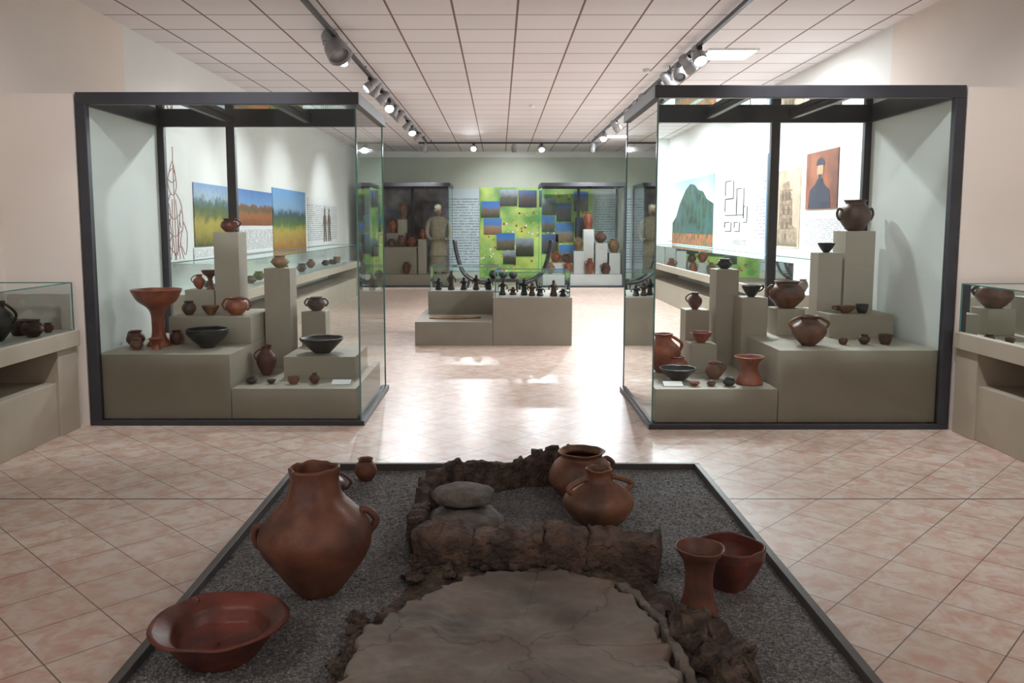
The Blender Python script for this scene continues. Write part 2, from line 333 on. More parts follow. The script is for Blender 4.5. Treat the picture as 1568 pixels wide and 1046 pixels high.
pot('black_bowl',B,.085,.10,(2.2,7.24,.93),BLACK,[(0,.95,.5,.02)])
pot('large_clay_jar',G,.15,.235,(2.52,7.27,.83),TERRA,[(.5,.8,.5,.02),(PI-.2,.8,.5,.02)])
pot('handled_amphora',J,.135,.235,(2.46,6.56,.60),TERRA,[(0,.92,.62,.03),(PI,.92,.62,.03)])
pot('flared_clay_cup',[(.8,0),(.95,.04),(.85,.2),(.62,.5),(.66,.75),(.88,.9),(1.08,1)],.11,.22,(1.98,6.5,.30),RED)
pot('pilgrim_flask',J,.15,.33,(1.40,7.05,.30),RED,[(0,.9,.6,.02)])
pot('clay_pot',G,.09,.15,(1.50,6.93,.30),RED)
pot('wide_dark_bowl',[(.3,0),(.4,.1),(.8,.65),(1,1)],.15,.10,(1.45,6.66,.30),BLACK)
pot('clay_pot',G,.075,.14,(1.76,6.72,.30),TERRB,[(0,.9,.5,.02)])
pot('clay_bowl',B,.09,.09,(1.73,7.07,.55),RED)
pot('clay_jug',J,.065,.15,(1.76,7.45,.80),REDD,[(PI,.9,.5,.02)])
for x,r,h,m,s in [(1.53,.045,.03,RED,B),(1.66,.035,.04,REDD,G),(1.80,.05,.065,BLACK,G)]:
    pot('miniature_clay_vessel',s,r,h,(x,6.42,.30),m)
for x,r,h,m,s in [(2.76,.04,.05,TERRB,K),(2.93,.045,.08,BROWN,G),(3.10,.055,.08,BROWN,K)]:
    pot('small_clay_cup',s,r,h,(x,6.62,.60),m)
pot('clay_dish',B,.085,.06,(2.98,7.12,.80),TERRB,[(PI,.95,.5,.03)])
pot('small_dark_jar',K,.055,.075,(3.12,7.12,.80),BLACK)
def card(x,y,z,w=.15,d=.07,rz=0):
    b=MB(); b.add([(-w/2,-d/2,0),(w/2,-d/2,0),(w/2,d/2,0),(-w/2,d/2,0),(-w/2,-d/2,.006),(w/2,-d/2,.006),(w/2,d/2,.03),(-w/2,d/2,.03)],[(3,2,1,0),(4,5,6,7),(0,1,5,4),(1,2,6,5),(2,3,7,6),(3,0,4,7)],0,False)
    return b.build('label_card',[WHITE],(x,y,z+.001),(0,0,rz))
card(-1.27,6.6,.28); card(1.36,6.42,.30)
# far cases
E=case('glass_display_case',-3.42,-1.22,20.8,22.3,2.6,'L',[-2.3])
plinths(E,[(-3.35,-1.3,20.95,22.2,.04,.32),(-3.2,-2.1,21.2,21.9,.32,1.0),(-2.9,-2.45,21.5,21.9,1.0,1.35),(-2.62,-2.4,21.6,21.85,1.35,1.7),(-2.06,-1.86,21.2,21.5,.32,1.2)])
for i,(x,y,z,r,h) in enumerate([(-3.05,21.35,1.0,.12,.3),(-2.75,21.3,1.0,.1,.2),(-2.25,21.35,1.0,.12,.25),(-2.5,21.32,1.0,.11,.3),(-2.76,21.7,1.35,.11,.35),(-2.5,21.72,1.7,.11,.4),(-1.96,21.35,1.2,.09,.25),(-2.35,21.06,.32,.1,.3)]):
    pot('clay_storage_jar',[J,G][i%2],r,h,(x,y,z),[RED,TERRA][i%2],[(0,.85,.6,.03)],seg=24)
E=case('glass_display_case',1.03,3.18,20.8,22.3,2.6,'R',[2.1])
plinths(E,[(1.1,3.1,20.95,22.2,.04,.32),(1.9,2.15,21.2,21.5,.32,.9),(2.15,2.42,21.3,21.6,.32,1.45),(2.45,2.75,21.2,21.6,.32,1.1),(2.8,3.08,21.2,21.6,.32,.85),(1.3,1.85,21.2,21.6,.32,.6)],WHITE)
for i,(x,y,z,r,h) in enumerate([(1.45,21.35,.6,.13,.3),(1.72,21.35,.6,.11,.22),(2.02,21.35,.9,.12,.35),(2.28,21.45,1.45,.12,.42),(2.6,21.4,1.1,.15,.3),(2.94,21.4,.85,.14,.35),(2.3,21.08,.32,.12,.4),(2.7,21.08,.32,.12,.28),(1.3,21.07,.32,.11,.3),(1.75,21.07,.32,.11,.3)]):
    pot('clay_storage_jar',[J,G][i%2],r,h,(x,y,z),[RED,TERRA,OCHRE][i%3],[(PI,.85,.6,.03)],seg=24)
# mannequin in folk costume
def mannequin(x,y,z,robe,coat,rz):
    b=MB()
    b.lathe(cr([(.0,.0),(.24,.02),(.22,.3),(.18,.7),(.155,.95),(.19,1.2),(.21,1.33),(.17,1.42),(.06,1.46),(.05,1.52)],4),seg=28,m=0,T=Matrix.Diagonal((1,.68,1,1)))
    b.lathe(cr([(.235,.45),(.20,.7),(.172,.95),(.205,1.2),(.222,1.34),(.17,1.43),(.08,1.455)],4),seg=28,m=1,T=Matrix.Diagonal((1,.72,1,1)))
    for s in(-1,1):
        b.tube(cr([(s*.17,0,1.38),(s*.26,.0,1.25),(s*.29,-.02,1.02),(s*.22,-.14,.88),(s*.12,-.2,.9)],4),[.06]*5+[.055]*4+[.05]*4+[.04]*4,10,1)
        b.blob((s*.09,-.21,.9),(.035,.03,.03),m=2,nu=12,nv=8)
        for f in range(4): b.tube([(s*.08,-.225,.915-f*.013),(s*.045,-.238,.912-f*.013),(s*.02,-.232,.905-f*.013)],.007,6,2)
        b.tube([(s*.09,-.22,.925),(s*.07,-.235,.945),(s*.055,-.238,.95)],.008,6,2)
        b.blob((s*.09,-.07,.035),(.05,.12,.035),m=3,nu=12,nv=8)
    b.blob((0,-.01,1.60),(.082,.1,.12),m=2,nu=20,nv=14); b.blob((0,-.11,1.59),(.014,.02,.022),m=2,nu=8,nv=6)
    b.blob((0,-.098,1.545),(.022,.008,.006),m=3,nu=8,nv=6)
    for s in(-1,1): b.blob((s*.032,-.1,1.615),(.012,.008,.007),m=3,nu=8,nv=6); b.blob((s*.083,0,1.6),(.012,.02,.03),m=2,nu=8,nv=6)
    b.lathe([(.0,1.64),(.092,1.645),(.095,1.68),(.085,1.76),(.0,1.78)],seg=20,m=1)
    return b.build('costume_mannequin',[robe,coat,mat('mannequin_skin',(.45,.3,.22),rough=.5),BLACK],(x,y,z),(0,0,rz))
LIN=mat('linen_cloth',(.34,.3,.22),(.28,.24,.18),scale=12,rough=.9)
mannequin(-1.56,21.38,.32,LIN,mat('wool_vest_beige',(.42,.36,.25),(.33,.28,.2),scale=15,rough=.9),.2)
# ---------------------------------------------------------------- wall vitrines
def vitrine(name,xi,xw,y0,y1):
    E0=empty(name,((xi+xw)/2,(y0+y1)/2,0)); s=1 if xw>xi else -1
    def B_(a,b,*r): return (min(a,b),max(a,b))+r
    xw2=xw-s*.006
    L=[B_(xi-s*.0,xw2,y0,y1,.64,.76),B_(xi+s*.03,xw2,y0,y0+.28,0,.64),B_(xi+s*.03,xw2,y1-.28,y1,0,.64),B_(xi+s*.05,xw2,y0+.28,y1-.28,0,.40)]
    o=boxes('table_body',L,PLINTH,bevel=.004)
    t=boxes('display_bed',[B_(xi+s*.05,xw2-s*.02,y0+.05,y1-.05,.76,.764)],PANEL)
    g=MB(); a,c=xi+s*.03,xw2-s*.01; ya,yb=y0+.03,y1-.03; z0,z1=.76,1.12
    g.quad((a,ya,z0),(a,yb,z0),(a,yb,z1),(a,ya,z1)); g.quad((a,ya,z1),(a,yb,z1),(c,yb,z1),(c,ya,z1))
    g.quad((a,yb,z0),(c,yb,z0),(c,yb,z1),(a,yb,z1)); g.quad((a,ya,z0),(c,ya,z0),(c,ya,z1),(a,ya,z1))
    gg=g.build('glass_cover',[GLASS])
    e=.004; ed=[B_(a-e,a+e,ya,yb,z1-e,z1+e),B_(a,c,yb-e,yb+e,z1-e,z1+e),B_(a-e,a+e,yb-e,yb+e,z0,z1),B_(a-e,a+e,ya-e,ya+e,z0,z1),B_(c-e,c+e,ya,yb,z1-e,z1+e)]
    q=boxes('glass_edges',ed,GEDGE)
    for c_ in (o,t,gg,q): c_.parent=E0; c_.matrix_parent_inverse=Matrix.Translation(-E0.location)
vitrine('wall_vitrine_table',-3.20,XL,2.6,6.30); vitrine('wall_vitrine_table',3.40,XR,2.6,6.18)
vitrine('wall_vitrine_table',-3.10,XL,9.4,18.6); vitrine('wall_vitrine_table',3.30,XR,9.4,18.6)
pot('dark_handled_jug',J,.11,.27,(-3.42,5.62,.765),BLACK,[(0,.9,.5,.03)])
pot('black_bowl',B,.11,.13,(-3.36,5.3,.765),BLACK)
pot('clay_pot',G,.075,.12,(-3.30,5.84,.765),BROWN)
pot('clay_pot',K,.075,.11,(-3.44,5.92,.765),BROWN)
pot('small_clay_pot',G,.04,.07,(-3.32,6.08,.765),REDD); pot('small_clay_pot',G,.04,.07,(-3.45,6.12,.765),TERRB)
pot('clay_pot',K,.085,.12,(3.60,5.80,.765),REDD)
pot('black_bowl',B,.13,.12,(3.60,5.42,.765),BLACK); pot('clay_pot',G,.08,.14,(3.83,5.6,.765),REDD)
card(3.55,6.0,.765,.14,.07,-.5)
for sx in(-1,1):
    for k in range(12):
        x=sx*(3.45+random.uniform(-.1,.1))+(.08 if sx>0 else 0); y=9.9+k*.7+random.uniform(-.15,.15)
        pot('small_vitrine_pot',random.choice([G,B,J,K]),random.uniform(.06,.1),random.uniform(.09,.17),(x,y,.765),random.choice([RED,BROWN,BLACK,TERRA]),seg=24)
# ---------------------------------------------------------------- central podium
E0=empty('central_podium',(.2,11.2,0))
L=[boxes('podium_step',[(-1.09,-.085,10.67,12.3,0,.31)],PLINTHD,bevel=.004),boxes('podium_block_front',[(-.08,.94,10.67,11.5,0,.625)],PLINTHD,bevel=.004),boxes('podium_block_rear',[(-1.0,.02,11.66,12.3,.31,.63)],PLINTHD,bevel=.004),boxes('podium_block_side',[(.03,.9,11.5,12.3,0,.60)],PLINTHD,bevel=.004)]
g=MB(); ed=[]
for (x0,x1,y0,y1,z0,z1) in [(-.05,.91,10.70,11.47,.63,.95),(-.97,-.01,11.69,12.27,.635,.97)]:
    g.quad((x0,y0,z0),(x1,y0,z0),(x1,y0,z1),(x0,y0,z1)); g.quad((x0,y1,z0),(x1,y1,z0),(x1,y1,z1),(x0,y1,z1))
    g.quad((x0,y0,z0),(x0,y1,z0),(x0,y1,z1),(x0,y0,z1)); g.quad((x1,y0,z0),(x1,y1,z0),(x1,y1,z1),(x1,y0,z1)); g.quad((x0,y0,z1),(x1,y0,z1),(x1,y1,z1),(x0,y1,z1))
    e=.005
    ed+=[(x0,x1,y0-e,y0+e,z1-e,z1+e),(x0,x1,y1-e,y1+e,z1-e,z1+e),(x0-e,x0+e,y0,y1,z1-e,z1+e),(x1-e,x1+e,y0,y1,z1-e,z1+e)]
    for a in(x0,x1):
        for b in(y0,y1): ed.append((a-e,a+e,b-e,b+e,z0,z1))
L.append(g.build('glass_covers',[GLASS])); L.append(boxes('glass_edges',ed,GEDGE))
for o in L: o.parent=E0; o.matrix_parent_inverse=Matrix.Translation(-E0.location)
rf=random.Random(5)
def figurine(x,y,z,h,k):
    b=MB()
    b.lathe(cr([(.04,0),(.05,.012),(.036,h*.25),(.03,h*.45),(.042,h*.62),(.03,h*.74),(.012,h*.79)],4),seg=16,wob=.012,seed=k,T=Matrix.Diagonal((1,.75,1,1)))
    b.blob((0,0,h*.88),(.022,.022,h*.12),amp=.2,nu=12,nv=8)
    s=1 if k%2 else -1
    b.tube(cr([(.036,0,h*.66),(.062,-.01,h*.52),(.05,-.03,h*.38)],4),.009,6)
    b.tube(cr([(-.036,0,h*.66),(-.062,-.01,h*.55),(-.05,-.035,h*(.4 if s>0 else .7))],4),.009,6)
    b.build('dark_figurine',[[BLACK,BROWN][k%2]],(x,y,z),(0,0,rf.uniform(-.6,.6)))
for k in range(7): figurine(.04+k*.132+rf.uniform(-.03,.03),11.0+rf.uniform(-.12,.15),.626,rf.uniform(.10,.24),k)
for k in range(5): figurine(-.87+k*.18,11.95,.631,rf.uniform(.14,.28),k)
b=MB()
for k in range(6):
    b.tube(cr([(-.38+k*.01,-.1+k*.04,.012),(-.1,-.16+k*.05,.014),(.12,-.1+k*.035,.012),(.3,-.02+k*.02,.012)],5),.009,6)
b.build('antler_fragments',[OCHRE],(-.55,11.1,.311))
b=MB()
for x,s in((-.95,1),(1.0,-1)):
    for dy in(0,.5):
        b.tube(cr([(x,dy,1.25),(x+s*.05,dy,.95),(x+s*.18,dy,.6),(x+s*.45,dy,.42),(x+s*.7,dy,.4)],5),[.028]*21,8)
        b.tube([(x+s*.3,dy,.48),(x+s*.2,dy,0)],.02,8); b.tube([(x+s*.62,dy,.41),(x+s*.66,dy,0)],.02,8)
    for t in((0,1.25),(.08,.85),(.2,.58),(.45,.42)): b.tube([(x+s*t[0],0,t[1]),(x+s*t[0],.5,t[1])],.018,8)
b.box(-.3,.35,0,.5,.42,.48); b.box(-.28,-.24,.02,.06,0,.42); b.box(.29,.33,.02,.06,0,.42); b.box(-.28,-.24,.44,.48,0,.42); b.box(.29,.33,.44,.48,0,.42)
b.build('black_iron_bench',[TRK],(.05,16.6,0))
for k in range(3): pot('dark_cauldron',G,.09,.16,(-.12+k*.2,16.85,.482),BLACK,seg=24)
# ---------------------------------------------------------------- posters
fld=landscape('photo_fields',[(0,(.07,.07,.02)),(.15,(.30,.24,.04)),(.38,(.42,.34,.06)),(.5,(.14,.15,.04)),(.62,(.07,.12,.05)),(.72,(.10,.16,.18)),(.8,(.35,.45,.55)),(1,(.16,.30,.55))],7,.5)
twn=landscape('photo_town',[(0,(.25,.08,.03)),(.3,(.40,.14,.05)),(.45,(.12,.10,.05)),(.55,(.30,.10,.05)),(.62,(.16,.35,.65)),(1,(.08,.2,.55))],7,.4)
mea=landscape('photo_meadow',[(0,(.35,.14,.04)),(.3,(.5,.38,.08)),(.42,(.10,.18,.05)),(.58,(.04,.08,.10)),(.68,(.25,.42,.6)),(1,(.15,.35,.7))],5,.35)
TXT=textmat('panel_text',(.78,.78,.77),(.25,.25,.28)); TXTB=textmat('panel_text_blue',(.50,.61,.64),(.2,.26,.3),30)
INK=mat('ink_dark',(.08,.07,.07)); INKR=mat('ink_red',(.46,.17,.15)); SEP=mat('sepia_print',(.42,.30,.2),(.2,.14,.10),scale=14); SEPD=mat('sepia_dark',(.12,.085,.06),(.2,.14,.1),scale=14)
def wpanel(name,side,y0,y1,z0,z1,m,off=0,parent=None):
    if side=='L': o=boxes(name,[(XL+.001+off,XL+.014+off,y0,y1,z0,z1)],m)
    else: o=boxes(name,[(XR-.014-off,XR-.001-off,y0,y1,z0,z1)],m)
    if parent: o.parent=parent
    return o
a=wpanel('warrior_drawing_poster','L',9.0,10.2,1.13,2.62,WHITE)
b=MB(); xx=XL+.016
for poly in [[(9.72,2.45),(9.72,1.15)],[(9.6,2.15),(9.55,2.05),(9.6,1.93),(9.72,1.9),(9.8,2.0),(9.78,2.12),(9.7,2.2),(9.6,2.15)],[(9.62,1.92),(9.5,1.75),(9.48,1.5),(9.55,1.3),(9.5,1.15)],
  [(9.78,1.92),(9.92,1.8),(9.96,1.55),(9.86,1.35),(9.95,1.15)],[(9.5,1.72),(9.7,1.62),(9.94,1.72)],[(9.5,1.5),(9.7,1.42),(9.95,1.5)],[(9.55,1.3),(9.72,1.22),(9.88,1.34)],[(9.45,1.75),(9.38,1.5),(9.45,1.3),(9.6,1.42)],[(9.7,1.22),(9.68,1.15)],
  [(9.96,1.6),(10.08,1.45),(10.02,1.2),(9.9,1.3)],[(9.56,1.62),(9.62,1.35),(9.56,1.16)],[(9.86,1.62),(9.8,1.35),(9.84,1.16)],[(9.66,1.85),(9.64,1.5),(9.68,1.2)],[(9.76,1.85),(9.8,1.5),(9.76,1.2)],
  [(9.55,2.08),(9.66,2.04),(9.8,2.08)],[(9.6,2.15),(9.7,2.28),(9.78,2.14)],[(9.55,1.8),(9.6,1.66),(9.55,1.56)],[(9.9,1.74),(9.86,1.6),(9.9,1.52)]]:
    b.tube(cr([(xx,)+p for p in poly],4),.005,5)
o=b.build('drawing_lines',[INKR]); o.parent=a
wpanel('landscape_photo_panel','L',10.35,11.75,1.28,2.08,fld); wpanel('white_text_panel','L',10.3,11.75,1.13,1.27,TXT)
wpanel('town_photo_panel','L',11.8,13.9,1.55,2.08,twn); wpanel('white_text_panel','L',11.8,13.9,1.14,1.54,TXT)
wpanel('meadow_photo_panel','L',13.95,16.3,1.13,2.18,mea); a=wpanel('figure_text_panel','L',16.5,19.4,1.13,2.1,TXT)
b=MB(); xx=XL+.018
for dy in(0,.45):
    b.add([(xx,17.9+dy+y,z) for y,z in [(0,1.2),(.12,1.2),(.17,1.5),(.22,1.2),(.34,1.2),(.28,1.6),(.36,1.55),(.3,1.75),(.22,1.78),(.24,1.88),(.17,1.95),(.1,1.88),(.12,1.78),(.04,1.75),(-.05,1.5),(.06,1.6)]],[tuple(range(16))],0,False)
o=b.build('warrior_figures',[SEPD]); o.parent=a
# right wall
a=wpanel('mountain_photo_panel','R',15.4,19.0,1.13,2.5,landscape('poster_sky',[(0,(.5,.62,.66)),(.6,(.60,.74,.80)),(1,(.25,.5,.68))],3,.1))
b=MB(); xr=XR-.016
pts=[(19.0,1.15),(19.0,1.6),(18.6,1.75),(18.3,2.0),(18.0,2.15),(17.7,2.3),(17.3,2.4),(16.9,2.36),(16.6,2.25),(16.2,2.2),(15.9,2.05),(15.4,1.95),(15.4,1.15)]
b.add([(xr,y,z) for y,z in pts],[tuple(range(len(pts)))],0,False)
o=b.build('mountain',[mat('photo_mountain',(.035,.10,.11),(.01,.03,.025),scale=4,c3=(.03,.08,.05),detail=9)]); o.parent=a
o=boxes('flower_band',[(xr-.002,xr,15.4,19.0,1.15,1.38)],mat('photo_flowers',(.45,.10,.04),(.03,.09,.02),scale=9)); o.parent=a
wpanel('white_text_panel','R',19.05,19.55,1.2,1.9,WHITE)
a=wpanel('plan_drawing_panel','R',13.0,15.0,1.2,2.45,WHITE)
b=MB()
def room(y0,y1,z0,z1,gap=0):
    t=.012
    b.box(xr-.004,xr,y0,y1,z0-t/2,z0+t/2); b.box(xr-.004,xr,y0+gap,y1,z1-t/2,z1+t/2)
    b.box(xr-.004,xr,y0-.02,y0+.02,z0,z1); b.box(xr-.004,xr,y1-.02,y1+.02,z0+ (.06 if gap else 0),z1)
room(14.1,14.6,2.0,2.3,.15); room(13.9,14.6,1.72,2.0,.2); room(13.5,13.9,1.72,2.15,.1); room(13.3,13.5,1.6,1.85,.08); room(14.2,14.6,1.45,1.6,.1); room(13.7,14.0,1.45,1.6,.1)
for k in range(3): b.box(xr-.004,xr,13.3,14.1,1.3-k*.03,1.306-k*.03)
o=b.build('plan_lines',[INK]); o.parent=a
wpanel('white_text_panel','R',12.45,12.9,1.2,2.45,TXT)
wpanel('blue_banner','R',12.2,12.38,1.13,2.6,mat('banner_blue',(.08,.16,.25)))
a=wpanel('engraving_panel','R',9.1,12.1,1.13,2.6,WHITE)
wpanel('tower_engraving_paper','R',10.95,11.95,1.25,2.3,mat('old_paper',(.58,.46,.34),(.42,.32,.23),scale=6),.014,a)
b=MB(); xe=XR-.030
def poly(pts,m): b.add([(xe-.001*m,y,z) for y,z in pts],[tuple(range(len(pts)))],m,False)
poly([(11.9,1.28),(11.9,1.45),(11.75,1.5),(11.72,2.0),(11.62,2.02),(11.6,2.12),(11.35,2.15),(11.3,1.95),(11.22,1.9),(11.2,1.55),(11.02,1.5),(11.0,1.28)],0)
for (y,z) in [(11.64,1.9),(11.5,1.9),(11.38,1.9),(11.6,1.7),(11.4,1.7),(11.62,1.5),(11.45,1.5),(11.3,1.55),(11.5,1.34)]: poly([(y,z),(y,z+.09),(y-.045,z+.11),(y-.09,z+.09),(y-.09,z)],1)
for k in range(14): y=11.0+k*.065; b.add([(xe-.0005,y,1.27),(xe-.0005,y+.05,1.33+.02*(k%3)),(xe-.0005,y+.065,1.27)],[(0,1,2)],1,False)
for k in range(9): z=1.5+k*.065; b.box(xe-.0012,xe-.0008,11.24,11.7,z,z+.008,1)
o=b.build('tower_engraving',[SEP,SEPD]); o.parent=a
wpanel('portrait_photo','R',9.75,10.75,1.75,2.45,mat('portrait_print',(.34,.11,.05),(.12,.04,.03),scale=2.5),.014,a)
b=MB()
b.add([(xe-.001,y,z) for y,z in [(10.65,1.76),(10.6,1.98),(10.42,2.06),(10.36,2.12),(10.2,2.12),(10.15,2.05),(9.98,1.97),(9.93,1.76)]],[tuple(range(8))],0,False)
b.add([(xe-.002,10.28+.10*math.cos(t*PI/12),2.22+.12*math.sin(t*PI/12)) for t in range(24)],[tuple(range(24))],1,False)
b.add([(xe-.003,10.28+.13*math.cos(t*PI/12),2.28+.09*math.sin(t*PI/12)) for t in range(13)],[tuple(range(13))],0,False)
b.add([(xe-.003,y,z) for y,z in [(10.35,2.17),(10.28,2.02),(10.21,2.17)]],[(0,1,2)],0,False)
o=b.build('portrait_figure',[mat('portrait_coat',(.03,.035,.06)),mat('portrait_face',(.5,.28,.17))]); o.parent=a
wpanel('printed_text','R',9.4,10.75,1.18,1.7,TXT,.014,a)
# back wall murals
def bpanel(name,x0,x1,z0,z1,m,off=0,parent=None):
    o=boxes(name,[(x0,x1,YB-.026-off,YB-.004-off,z0,z1)],m)
    if parent: o.parent=parent
    return o
bpanel('old_photo_mural',-3.4,-1.32,.1,2.62,mat('mural_grey',(.30,.24,.26),(.08,.065,.075),scale=2.2,c3=(.18,.14,.155)))
bpanel('text_banner',-1.28,-.55,.3,2.55,TXTB)
GR=mat('meadow_print',(.54,.70,.15),(.12,.32,.07),scale=1.6,c3=(.34,.54,.14),rough=.4)
A=bpanel('flower_meadow_mural',-.53,2.55,.1,2.58,GR)
b=MB(); rnd=random.Random(3)
for k in range(260):
    x=rnd.uniform(-.5,2.5); z=rnd.uniform(.3,2.5) if k%3 else rnd.uniform(.6,1.6)
    r=rnd.uniform(.012,.03); b.box(x-r,x+r,YB-.0285,YB-.0265,z-r,z+r,k%3)
o=b.build('flower_specks',[WHITE,mat('flower_red',(.5,.06,.06)),mat('flower_yellow',(.7,.6,.1))]); o.parent=A
phs=[landscape('site_photo_%d'%i,st,9,.45) for i,st in enumerate([[(0,(.03,.06,.02)),(.45,(.17,.13,.09)),(.7,(.05,.2,.5)),(1,(.04,.15,.5))],[(0,(.02,.03,.015)),(.5,(.07,.08,.05)),(.75,(.22,.27,.3)),(1,(.3,.38,.48))],[(0,(.01,.02,.03)),(.5,(.08,.06,.05)),(1,(.04,.12,.35))],[(0,(.22,.10,.04)),(.5,(.3,.25,.18)),(.6,(.08,.2,.5)),(1,(.08,.25,.6))]])]
for i,(x0,x1,y0,y1) in enumerate([(752,781,315,340),(781,808,297,322),(810,838,298,324),(756,784,341,366),(776,804,364,390),(843,868,310,336),(869,892,318,346),(868,896,348,378),(842,866,338,362),(806,834,372,400),(846,872,366,396),(874,900,382,410),(896,918,300,330),(786,806,392,412),(898,920,340,372)]):
    X0=(x0-780)/56.7;X1=(x1-780)/56.7;Z1=1.55-(y0-352)/56.7;Z0=1.55-(y1-352)/56.7
    bpanel('site_photo',X0,X1,Z0,Z1,phs[i%4],.024+.003*(i%3),A)
bpanel('text_banner',2.62,3.25,.5,2.5,TXTB)
# ---------------------------------------------------------------- tracks and spots
def track(name,x,y0,y1,heads,axis='Y',z=3.48,en=70,yc=0):
    E0=empty(name,(0,0,0)); E0.location=(x if axis=='Y' else 0,(y0+y1)/2 if axis=='Y' else yc,z); inv=Matrix.Translation(-E0.location)
    if axis=='Y': L=[(x-.02,x+.02,y0,y1,z-.02,z+.02)]+[(x-.006,x+.006,yy-.006,yy+.006,z+.02,ZC) for yy in (y0+.5,(y0+y1)/2,y1-.5)]
    else: L=[(y0,y1,yc-.02,yc+.02,z-.02,z+.02)]+[(yy-.006,yy+.006,yc-.006,yc+.006,z+.02,ZC) for yy in (y0+.3,y1-.3)]
    o=boxes('track_rail',L,TRK); o.parent=E0; o.matrix_parent_inverse=inv
    for i,h in enumerate(heads):
        p,tgt,on,sz=h[:4]; e_=h[4] if len(h)>4 else en
        base=Vector((x,p,z-.02)) if axis=='Y' else Vector((p,yc,z-.02))
        piv=base+Vector((0,0,-.10)); d=(Vector(tgt)-piv).normalized(); q=d.to_track_quat('Z','Y').to_matrix().to_4x4()
        b=MB(); b.box(base.x-.025,base.x+.025,base.y-.045,base.y+.045,base.z-.03,base.z,1)
        b.tube([base,base+Vector((0,0,-.05))],.012,8,1)
        T=Matrix.Translation(piv)@q
        side=(T.to_3x3()@Vector((1,0,0)))
        rS=.055*sz
        for s in(-1,1):
            b.tube([base+Vector((0,0,-.045)),base+Vector((0,0,-.05))+side*s*rS*1.15,piv+side*s*rS*1.15],.006,6,0)
        b.lathe(cr([(.0,-.11*sz),(.3*rS,-.11*sz),(.75*rS,-.09*sz),(.8*rS,-.03*sz),(.98*rS,.0),(rS,.07*sz)],4)+[(rS*.93,.07*sz),(rS*.9,.045*sz)],seg=24,m=0,T=T)
        b.lathe([(.0,.052*sz),(rS*.88,.052*sz),(rS*.88,.047*sz),(0,.046*sz)],seg=20,m=2,T=T)
        ho=b.build('spot_head_%d'%(i+1),[METALG,TRK,LAMP if on else METALG]); ho.parent=E0; ho.matrix_parent_inverse=inv
        if on:
            l=bpy.data.lights.new('spot_lamp','SPOT'); l.energy=e_; l.spot_size=math.radians(78); l.spot_blend=.85; l.shadow_soft_size=.05; l.color=(.95,.97,1)
            lo=bpy.data.objects.new('spot_lamp_%d'%(i+1),l); COL.objects.link(lo); lo.location=piv+d*(.085*sz); lo.rotation_euler=d.to_track_quat('-Z','Y').to_euler(); lo.parent=E0; lo.matrix_parent_inverse=inv
HL=[(4.3,(-3.4,6.35,1.3),True,1.2,110),(5.3,(-2.3,7.0,.5),True,1.2,120),(8.75,(-.6,7.4,1.4),False,2.1),(9.3,(-2.5,7.0,.9),True,1.2,180),(11.1,(-3.7,10.0,1.6),True,1.2,140),(11.5,(-3.2,11.4,1.2),False,1.2),(12.2,(-3.7,12,1.5),True,1.2,140),(13.0,(-1.2,8.3,.0),True,1.3,200),(13.6,(-3,13,1),False,1.1),(14.2,(-3.7,14.5,1.5),True,1.2,140),(15.5,(-3.7,16,1.5),False,1.1),(16.3,(-1,13,0),True,1.3,220),(17.5,(-3.7,18,1.5),True,1.2,160)]
HR=[(4.2,(3.3,4.2,0),True,1.2,85),(4.6,(3.7,6.25,1.3),True,1.2,110),(5.4,(2.3,6.9,.5),True,1.2,120),(9.2,(2.5,6.9,.8),True,1.4,180),(9.7,(3.9,10.6,1.7),False,1.3),(10.2,(2.2,7.5,.6),False,1.3),(10.8,(3.9,11.5,1.5),True,1.3,160),(11.5,(.8,8.0,.0),True,1.2,230),(12.5,(3.9,13.8,1.5),True,1.3,140),(13.2,(3,13,1),False,1.2),(14.0,(3.9,15,1.5),False,1.2),(15.6,(3.9,17,1.5),True,1.3,170),(17.4,(1.4,13.5,.0),True,1.3,300)]
track('ceiling_track_light',-1.68,2.0,19.5,HL); track('ceiling_track_light',2.15,2.0,19.5,HR)
track('ceiling_track_light',0,-1.9,2.4,[(-1.75,(-2.3,21.5,1.2),True,1.2,300),(-.6,(-1,13,.4),True,1.2,200),(.35,(.4,22.9,1.5),True,1.2,300),(1.0,(1,15.5,.0),True,1.3,260),(2.2,(2.2,21.3,1.1),True,1.2,300)],'X',yc=19.9,en=90)
for y,e_ in((10.0,110),(13.0,110),(16.0,110),(19.0,110)):
    E0=empty('recessed_ceiling_light',(2.67,y,ZC-.01))
    o=boxes('luminaire_frame',[(-.29,.29,-.29,-.27,-.012,.008),(-.29,.29,.27,.29,-.012,.008),(-.29,-.27,-.27,.27,-.012,.008),(.27,.29,-.27,.27,-.012,.008)],WHITE,parent=E0)
    o=boxes('luminaire_diffuser',[(-.27,.27,-.27,.27,-.006,.006)],PANL,parent=E0)
    l=bpy.data.lights.new('luminaire_lamp','AREA'); l.size=.5; l.energy=e_; l.color=(.9,.96,1)
    lo=bpy.data.objects.new('luminaire_lamp',l); COL.objects.link(lo); lo.location=(0,0,-.02); lo.parent=E0
for (x,y) in((1.55,6.4),(.55,14.2),(1.9,11)):
    b=MB(); b.lathe([(.0,0),(.03,0),(.045,.012),(.05,.035),(.05,.045),(0,.045)],seg=20); b.build('smoke_detector',[WHITE],(x,y,ZC-.046))
